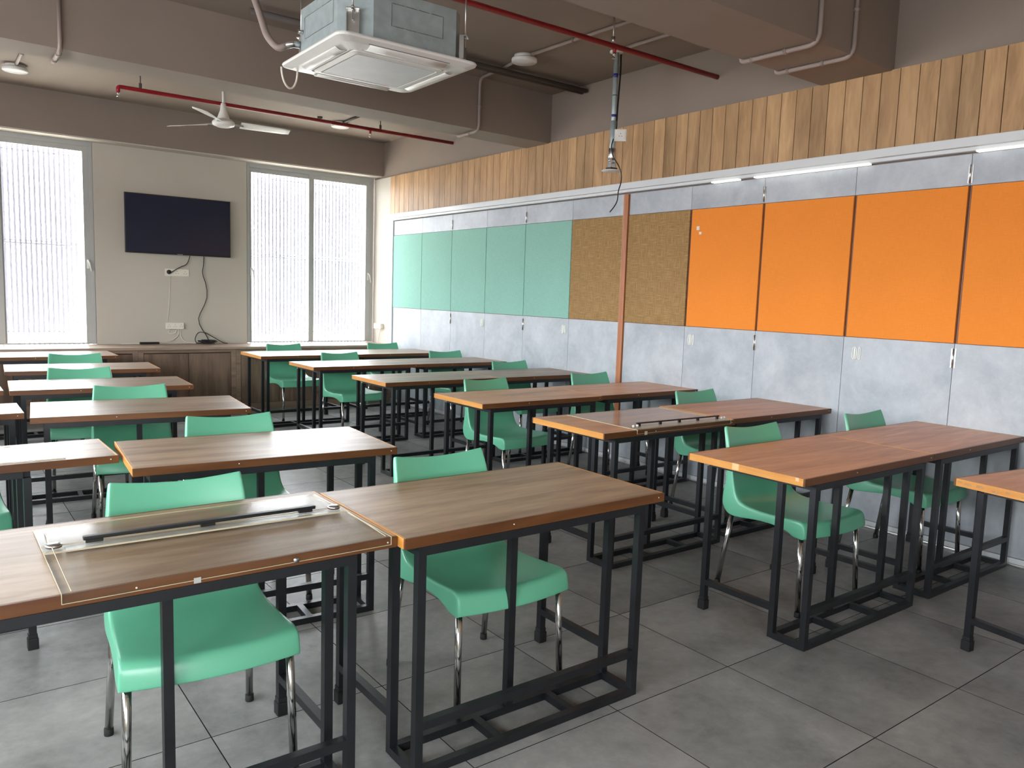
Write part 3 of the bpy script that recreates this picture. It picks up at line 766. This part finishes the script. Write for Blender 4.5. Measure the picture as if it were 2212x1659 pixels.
tag(MB().box(3.262, 3.272, 4.36, 4.372, .7502, .7515).obj('paper_scrap', MT['whiteplastic']), 'tiny white scrap on the third right row desk', 'paper scrap')
tag(MB().box(3.115, 3.135, 2.9235, 2.9252, .722, .742).obj('clear_tape', MT['acryledge']), 'bit of pale tape on the front edge below the long parallel ruler', 'tape')

# ------------------------------------------------------------------ ceiling cassette air conditioner
ac = thing('air_conditioner', 'white four way cassette air conditioner hanging in a galvanised casing', 'air conditioner', (2.24, 4.41, 2.79))
ox, oy, oz = 2.24, 4.41, 2.79
octo = [(1.86, 4.15), (2.02, 4.04), (2.55, 4.04), (2.62, 4.11), (2.62, 4.70), (2.52, 4.79), (2.0, 4.79), (1.86, 4.66)]
octo = [(a - ox, b - oy) for a, b in octo]
MB().prism(octo, .012, .295).obj('casing', MT['galv'], ac)
# pressed panel outlines on the casing faces
def frame_y(x0, x1, z0, z1, y, nm='pressed_outline'):
    m = MB()
    L = (x1 - x0) / 4
    for z in (z0, z1):
        for k in range(4): m.box(x0 + k * L + .006, x0 + (k + 1) * L - .006, y - .0025, y - .0002, z - .0015, z + .0015)
    for x in (x0, x1): m.box(x - .0012, x + .0012, y - .0025, y - .0002, z0, z1)
    return m.obj(nm, MT['steel'], ac)
frame_y(2.13 - ox, 2.46 - ox, .115, .235, 4.04 - oy)
m = MB(); L = .46 / 5
for z in (.115, .235):
    for k in range(4): m.box(1.86 - ox - .0025, 1.86 - ox - .0002, 4.20 - oy + k * .10 + .006, 4.20 - oy + (k + 1) * .10 - .006, z - .0015, z + .0015)
for y in (4.20, 4.60): m.box(1.86 - ox - .0025, 1.86 - ox - .0002, y - oy - .0012, y - oy + .0012, .115, .235)
m.obj('pressed_outline', MT['steel'], ac)
# suspension brackets and rods at the corners
for (bx, by, ang) in ((1.925, 4.085, math.atan2(-.16, -.11)), (2.595, 4.065, -PI / 4), (1.92, 4.735, 3 * PI / 4), (2.585, 4.755, PI / 4)):
    c = Vector((bx - ox, by - oy, 0)); u = Vector((math.cos(ang), math.sin(ang), 0)); v = Vector((-u.y, u.x, 0))
    br = MB()
    def obx(o_, a0, a1, b0, b1, z0, z1):
        vv = []
        for zz in (z0, z1):
            for aa, bb in ((a0, b0), (a1, b0), (a1, b1), (a0, b1)):
                p = c + u * aa + v * bb; vv.append(br.bm.verts.new((p.x, p.y, zz)))
        q = vv
        for f in ((0, 1, 2, 3), (4, 5, 6, 7), (0, 1, 5, 4), (1, 2, 6, 5), (2, 3, 7, 6), (3, 0, 4, 7)): br.bm.faces.new([q[i] for i in f])
    obx(0, .004, .012, -.035, .035, .03, .16); obx(0, .012, .030, -.035, -.031, .03, .16); obx(0, .012, .030, .031, .035, .03, .16); obx(0, .004, .045, -.035, .035, .158, .163)
    b_ = br.obj('hanger_bracket', MT['steel'], ac)
    p = c + u * .030
    MB().tube([(p.x, p.y, .10), (p.x, p.y, CZ - oz)], .0045, n=8).lathe([(.009, .164), (.009, .174)], (p.x, p.y, 0), 6).lathe([(.009, .148), (.009, .157)], (p.x, p.y, 0), 6).obj('hanger_rod', MT['steel'], ac)
# white fascia: rounded square with stepped underside
def rsq(hx, hy, r, z, n=6):
    pts = []
    for cx, cy, a0 in ((hx - r, hy - r, 0), (-hx + r, hy - r, PI / 2), (-hx + r, -hy + r, PI), (hx - r, -hy + r, 3 * PI / 2)):
        for k in range(n + 1):
            a = a0 + PI / 2 * k / n; pts.append((cx + r * math.cos(a), cy + r * math.sin(a), z))
    return pts
fx, fy = .445, .435
m = MB()
rings = [rsq(fx - .03, fy - .03, .05, .012), rsq(fx - .004, fy - .004, .06, .012), rsq(fx, fy, .06, .004), rsq(fx - .004, fy - .004, .06, -.006), rsq(fx - .05, fy - .05, .05, -.022), rsq(fx - .14, fy - .14, .03, -.030), rsq(fx - .145, fy - .145, .03, -.022), rsq(.02, .02, .01, -.022)]
m.grid(rings, smooth=False, close=True)
m.bm.faces.new([v for v in m.bm.verts][-28:])
m.obj('fascia', MT['acwhite'], ac)
# curved louvres
for k in range(4):
    a = k * PI / 2; rot = Matrix.Rotation(a, 3, 'Z')
    hl = .245
    rows = []
    for i in range(7):
        s_ = i / 6; rows.append([rot @ Vector((x, -(.315 + .075 * s_), -.031 + .0105 * s_ * s_ - .010 * math.sin(PI * s_))) for x in (-hl, -hl * .5, 0, hl * .5, hl)])
    lv = MB().grid(rows)
    lvm = lv.obj('louvre', MT['acwhite'], ac)
    md = lvm.modifiers.new('s', 'SOLIDIFY'); md.thickness = .003
    q = [rot @ Vector(p) for p in ((-hl - .012, -.306, -.0275), (hl + .012, -.306, -.0275), (hl + .012, -.397, -.0172), (-hl - .012, -.397, -.0172))]
    sl = MB(); vv = [sl.bm.verts.new(p + Vector((0, 0, -.0016))) for p in q] + [sl.bm.verts.new(p + Vector((0, 0, .002))) for p in q]
    for f in ((0, 1, 2, 3), (4, 5, 6, 7), (0, 1, 5, 4), (1, 2, 6, 5), (2, 3, 7, 6), (3, 0, 4, 7)): sl.bm.faces.new([vv[i] for i in f])
    sl.obj('air_slot', MT['darkhole'], ac)
gr = MB(); gr.grid([rsq(.292, .282, .03, -.022), rsq(.292, .282, .03, -.033), rsq(.262, .252, .02, -.038), rsq(.255, .245, .02, -.034), rsq(.05, .05, .01, -.034)], smooth=False, close=True)
gr.bm.faces.new([v for v in gr.bm.verts][-28:])
gr.obj('grille_frame', MT['acwhite'], ac)
MB().box(-.25, .25, -.24, .24, -.037, -.0342, bev=.001).obj('return_grille', MT['acgrille'], ac)
MB().box(.18, .188, .2455, .2495, -.0405, -.037).obj('indicator_light', MT['red_led'], ac)
MB().box(-.05, .20, .243, .252, -.0395, -.0345, bev=.001).obj('display_strip', MT['acgrille'], ac)
# refrigerant connections, drain hose, cable loop
MB().tube([(-.38, .27, .10), (-.42, .27, .10), (-.46, .285, .085)], .022, n=12).tube([(-.38, .22, .16), (-.41, .22, .16)], .012, n=10).obj('pipe_valve', MT['steel'], ac)
MB().tube([(-.45, .28, .09), (-.50, .30, .06), (-.545, .36, .13), (-.575, .44, .32), (-.60, .55, .50), (-.56, .62, .585)], .020, n=10, fillet=.06).obj('insulated_hose', MT['conduit'], ac)
lpp = []
for k in range(19):
    a = PI * (1.02 + k / 18 * .98 * 1.0)
    lpp.append((-.395 + .062 * math.cos(a), .395 + .03 * math.cos(a) , -.012 + .115 * math.sin(a)))
MB().tube(lpp, .006, n=8).obj('cable_loop', MT['creamplastic'], ac)

# dark insulated pipes leaving the unit
tag(MB().tube([(1.9, 5.69, 3.354), (4.985, 5.69, 3.354)], .024, n=12).tube([(2.7, 5.63, 3.350), (4.98, 5.63, 3.350)], .020, n=12).obj('insulated_pipe', MT['foam']),
    'dark foam covered pipe pair along the ceiling behind the air conditioner', 'pipe')

# ------------------------------------------------------------------ sprinkler pipes
def hanger(px, y, z):
    m = MB().tube([(px, y, z + .018), (px, y, CZ)], .005, n=8)
    m.tube([(px, y - .0, z + .018), (px, y, z + .05)], .011, n=8)
    m.tube([(px + .0, y + .024 * math.cos(a), z + .024 * math.sin(a)) for a in [k * PI / 8 for k in range(17)]], .004, n=6)
    return m
def head(px, y, z):
    return MB().tube([(px, y, z), (px, y, z - .045)], .013, n=10), MB().lathe([(.010, -.045), (.010, -.058), (.004, -.060), (.004, -.078), (.016, -.080), (.016, -.083), (0, -.084)], (px, y, z), 12)
r1 = thing('sprinkler_pipe', 'red sprinkler pipe crossing above the air conditioner to the right wall', 'pipe', (0, 4.13, 3.185))
MB().tube([(XL, 0, 0), (XW + .012, 0, 0)], .0185, n=14).obj('pipe_run', MT['red'], r1)
hanger(3.885, 0, 0).obj('pipe_hanger', MT['steel'], r1) if False else None
mm = MB().tube([(3.885, 0, .018), (3.885, 0, CZ - 3.185)], .005, n=8).tube([(3.885, 0, .018), (3.885, 0, .06)], .013, n=8); mm.obj('pipe_hanger', MT['steel'], r1)
a_, b_ = head(3.90, 0, 0); a_.obj('tee', MT['red'], r1); b_.obj('sprinkler_head', MT['chrome'], r1)
r2 = thing('sprinkler_pipe', 'backlit red sprinkler pipe crossing near the windows behind the fan', 'pipe', (0, 7.94, 3.19))
MB().tube([(1.475, 0, -.05), (1.475, 0, 0), (XW + .012, 0, 0)], .0185, n=14, fillet=.03).obj('pipe_run', MT['red'], r2)
for px in (1.66, 4.07):
    MB().tube([(px, 0, .018), (px, 0, CZ - 3.19)], .005, n=8).tube([(px, 0, .018), (px, 0, .06)], .013, n=8).obj('pipe_hanger', MT['foam'], r2)
a_, b_ = head(3.95, 0, 0); a_.obj('tee', MT['red'], r2); b_.obj('sprinkler_head', MT['chrome'], r2)
_, b_ = head(1.475, 0, -.005); _.bm.free(); b_.obj('sprinkler_head', MT['chrome'], r2)

# ------------------------------------------------------------------ ceiling fan
fan = thing('ceiling_fan', 'white three blade ceiling fan hanging near the windows', 'fan', (2.28, 7.56, 2.93))
MB().tube([(0, 0, .09), (0, 0, .44)], .011, n=12).obj('down_rod', MT['whiteplastic'], fan)
MB().lathe([(.012, .40), (.03, .41), (.052, .44), (.055, CZ - 2.93)], n=20).obj('canopy', MT['whiteplastic'], fan)
MB().lathe([(.012, .19), (.022, .18), (.030, .12), (.052, .06), (.055, .045), (.05, .04)], n=24).obj('rod_cover', MT['whiteplastic'], fan)
MB().lathe([(.03, .045), (.075, .038), (.098, .018), (.100, .004), (.094, -.012), (.06, -.026), (0, -.030)], n=28).obj('motor', MT['whiteplastic'], fan)
for ang in (-7, 125, -127):
    a = math.radians(ang); rows = []
    for i in range(9):
        s_ = i / 8; r_ = .15 + .45 * s_; hw = .052 + .012 * s_ - (.02 if i == 8 else 0) - (.006 if i == 0 else 0)
        rows.append([(math.cos(a) * r_ - math.sin(a) * q * hw, math.sin(a) * r_ + math.cos(a) * q * hw,   .006 - .019 * q * (1 - .4 * s_) - .004 * s_) for q in (-1, -.5, 0, .5, 1)])
    bl = MB().grid(rows).obj('blade', MT['whiteplastic'], fan)
    md = bl.modifiers.new('s', 'SOLIDIFY'); md.thickness = .003
    MB().sq((math.cos(a) * .085, math.sin(a) * .085, .008), (math.cos(a) * .175, math.sin(a) * .175, .002), .014).obj('blade_arm', MT['steel'], bl)

# ------------------------------------------------------------------ round ceiling lights
for (x, y, lb_) in ((4.03, 5.33, 'round white ceiling light right of the air conditioner'),
                    (4.02, 8.86, 'round white ceiling light near the fan, by the window side pipe'),
                    (.77, 8.78, 'round white ceiling light in the upper left corner')):
    t = thing('ceiling_light', lb_, 'ceiling light', (x, y, CZ), 0, 'round surface ceiling lights')
    MB().lathe([(.085, -.0005), (.085, -.028)], n=28).obj('base', MT['whiteplastic'], t)
    MB().lathe([(.100, -.026), (.105, -.032), (.105, -.052), (.098, -.058), (0, -.061)], n=32).obj('diffuser', MT['acwhite'], t)
tag(MB().lathe([(.0, -.034), (.010, -.033), (.012, -.022), (.028, -.018), (.03, 0)], (3.72, 8.75, CZ), 16).obj('smoke_detector', MT['foam']), 'small dark ceiling sprinkler rose left of the round light near the windows', 'detector')

# ------------------------------------------------------------------ conduits
def conduit(pts, label, r=.0135, clips=(), mat='conduit'):
    t = thing('conduit', label, 'conduit', (0, 0, 0), 0, 'painted cable conduits')
    MB().tube(pts, r, n=10, fillet=.07, fs=6).obj('tube', MT[mat], t)
    for c, ax in clips:
        c = Vector(c); e = {'x': Vector((1, 0, 0)), 'y': Vector((0, 1, 0)), 'z': Vector((0, 0, 1))}[ax]
        MB().tube([c - e * .010, c + e * .010], r + .003, n=10).tube([c - e * .001 , c + e * .004], r + .008, n=6).obj('clip', MT[mat], t)
    return t
cz = CZ - .0135; bz = 2.945 - .0135
conduit([(4.11, 3.21 + .014, 3.3), (4.11, 3.225, cz), (4.05, 4.6, cz), (4.03, 5.23, cz)], 'painted conduit on the ceiling from the large beam to the round light', clips=(((4.045, 4.74, cz), 'y'), ((4.10, 4.05, cz), 'y')))
conduit([(4.04, 5.43, cz), (4.10, 5.78, cz), (4.12, 6.102, cz), (4.12, 6.102, bz), (4.12, 6.30, bz), (4.12, 6.470, bz), (4.12, 6.470, bz + .1)],
        'painted conduit bending down the beam behind the air conditioner, right side', clips=(((4.12, 6.103, 3.15), 'z'), ((4.12, 6.25, bz), 'y'), ((4.04, 5.46, cz), 'y')))
conduit([(4.49, 3.225, cz - .1), (4.49, 3.225, cz), (4.46, 4.63, cz)], 'painted conduit on the ceiling ending at the steel pole', clips=(((4.48, 3.9, cz), 'y'),))
conduit([(4.14, 2.705, CZ), (4.14, 2.705, bz), (4.12, 3.225, bz), (4.12, 3.225, bz + .06)], 'painted conduit under the big near beam, left of two', clips=(((4.13, 2.92, bz), 'y'), ((4.123, 3.15, bz), 'y')))
conduit([(4.50, 2.705, CZ), (4.50, 2.705, bz), (4.48, 3.225, bz), (4.48, 3.225, bz + .06)], 'painted conduit under the big near beam, right of two', clips=(((4.50, 2.706, 3.2), 'z'), ((4.49, 2.9, bz), 'y'), ((4.482, 3.14, bz), 'y')))
conduit([(.78, 6.011, 3.25), (.78, 6.011, bz), (.78, 6.36, bz)], 'painted conduit stub down the far beam in the upper left corner', clips=(((.78, 6.10, bz), 'y'), ((.78, 6.28, bz), 'y')))
conduit([(.775, 7.9, cz), (.772, 8.68, cz)], 'short painted conduit on the ceiling leading to the upper left round light', clips=(((.775, 8.2, cz), 'y'),))
conduit([(4.01, 8.30, cz), (4.015, 8.76, cz)], 'short dark conduit on the ceiling leading to the light by the windows', mat='foam')

# ------------------------------------------------------------------ projector pole
pp = thing('projector_pole', 'grey steel projector pole hanging from the ceiling with a round end plate', 'pole', (4.50, 4.738, 2.47))
MB().lathe([(.006, .925), (.055, .928), (.055, CZ - 2.47)], n=20).obj('ceiling_flange', MT['whiteplastic'], pp)
MB().tube([(0, 0, .12), (0, 0, .925)], .0195, n=16).obj('outer_tube', MT['galv'], pp)
MB().tube([(0, 0, .10), (0, 0, .40)], .024, n=16).obj('inner_tube', MT['galv'], pp)
MB().tube([(0, 0, .595), (0, 0, .600)], .0215, n=16).obj('seam_ring', MT['black'], pp)
MB().lathe([(.027, .10), (.030, .105), (.030, .18), (.027, .185)], n=18).box(-.035, .035, -.008, .008, .085, .11, bev=.003).obj('collar', MT['steel'], pp)
MB().box(-.026, -.020, -.022, .022, .03, .11, bev=.002).box(.020, .026, -.022, .022, .03, .11, bev=.002).tube([(-.034, 0, .075), (.034, 0, .075)], .007, n=8).obj('tilt_yoke', MT['steel'], pp)
MB().prism([(-.035, -.03), (.035, -.03), (.035, .03), (-.035, .03)], .012, .034).obj('yoke_base', MT['foam'], pp)
MB().lathe([(0, .012), (.078, .012), (.080, .009), (.078, .006), (0, .006)], n=32).obj('end_plate', MT['whiteplastic'], pp)
MB().tube([(0, 0, .43), (0, 0, .45)], .0205, n=16).tube([(0, -.0, .735), (0, 0, .765)], .0203, n=16).obj('blue_tape', MT['blue'], pp)
t = thing('power_outlet', 'white square power outlet fixed to the projector pole', 'socket', (4.545, 4.70, 2.755))
t.rotation_euler = (0, 0, -math.radians(42))
MB().box(-.047, .047, -.032, .0, -.047, .047, bev=.004).obj('box', MT['whiteplastic'], t)
MB().box(-.036, .036, -.036, -.0315, -.036, .036, bev=.003).obj('plate', MT['whiteplastic'], t)
m = MB()
for dx, dz in ((0, .012), (-.010, -.008), (.010, -.008)): m.lathe([(.003, -.0372), (.003, -.034)], (dx, 0, dz), 8, 'Y')
m.obj('socket_holes', MT['darkhole'], t)
tag(MB().tube([(4.545, 4.735, 3.39), (4.545, 4.73, 3.25), (4.535, 4.73, 3.1), (4.528, 4.73, 2.95), (4.525, 4.73, 2.80)], .007, n=8, fillet=.08).obj('black_cable', MT['black']),
    'black cable running down the upper half of the projector pole', 'cable')
tag(MB().tube([(4.47, 4.70, 2.72), (4.44, 4.69, 2.66), (4.45, 4.68, 2.58), (4.50, 4.66, 2.52), (4.53, 4.65, 2.45), (4.53, 4.65, 2.38), (4.50, 4.65, 2.31), (4.50, 4.65, 2.24), (4.47, 4.65, 2.19), (4.42, 4.65, 2.14)], .0045, n=8, fillet=.04).obj('black_cable', MT['black']),
    'thin black cable dangling below the projector pole plate', 'cable')
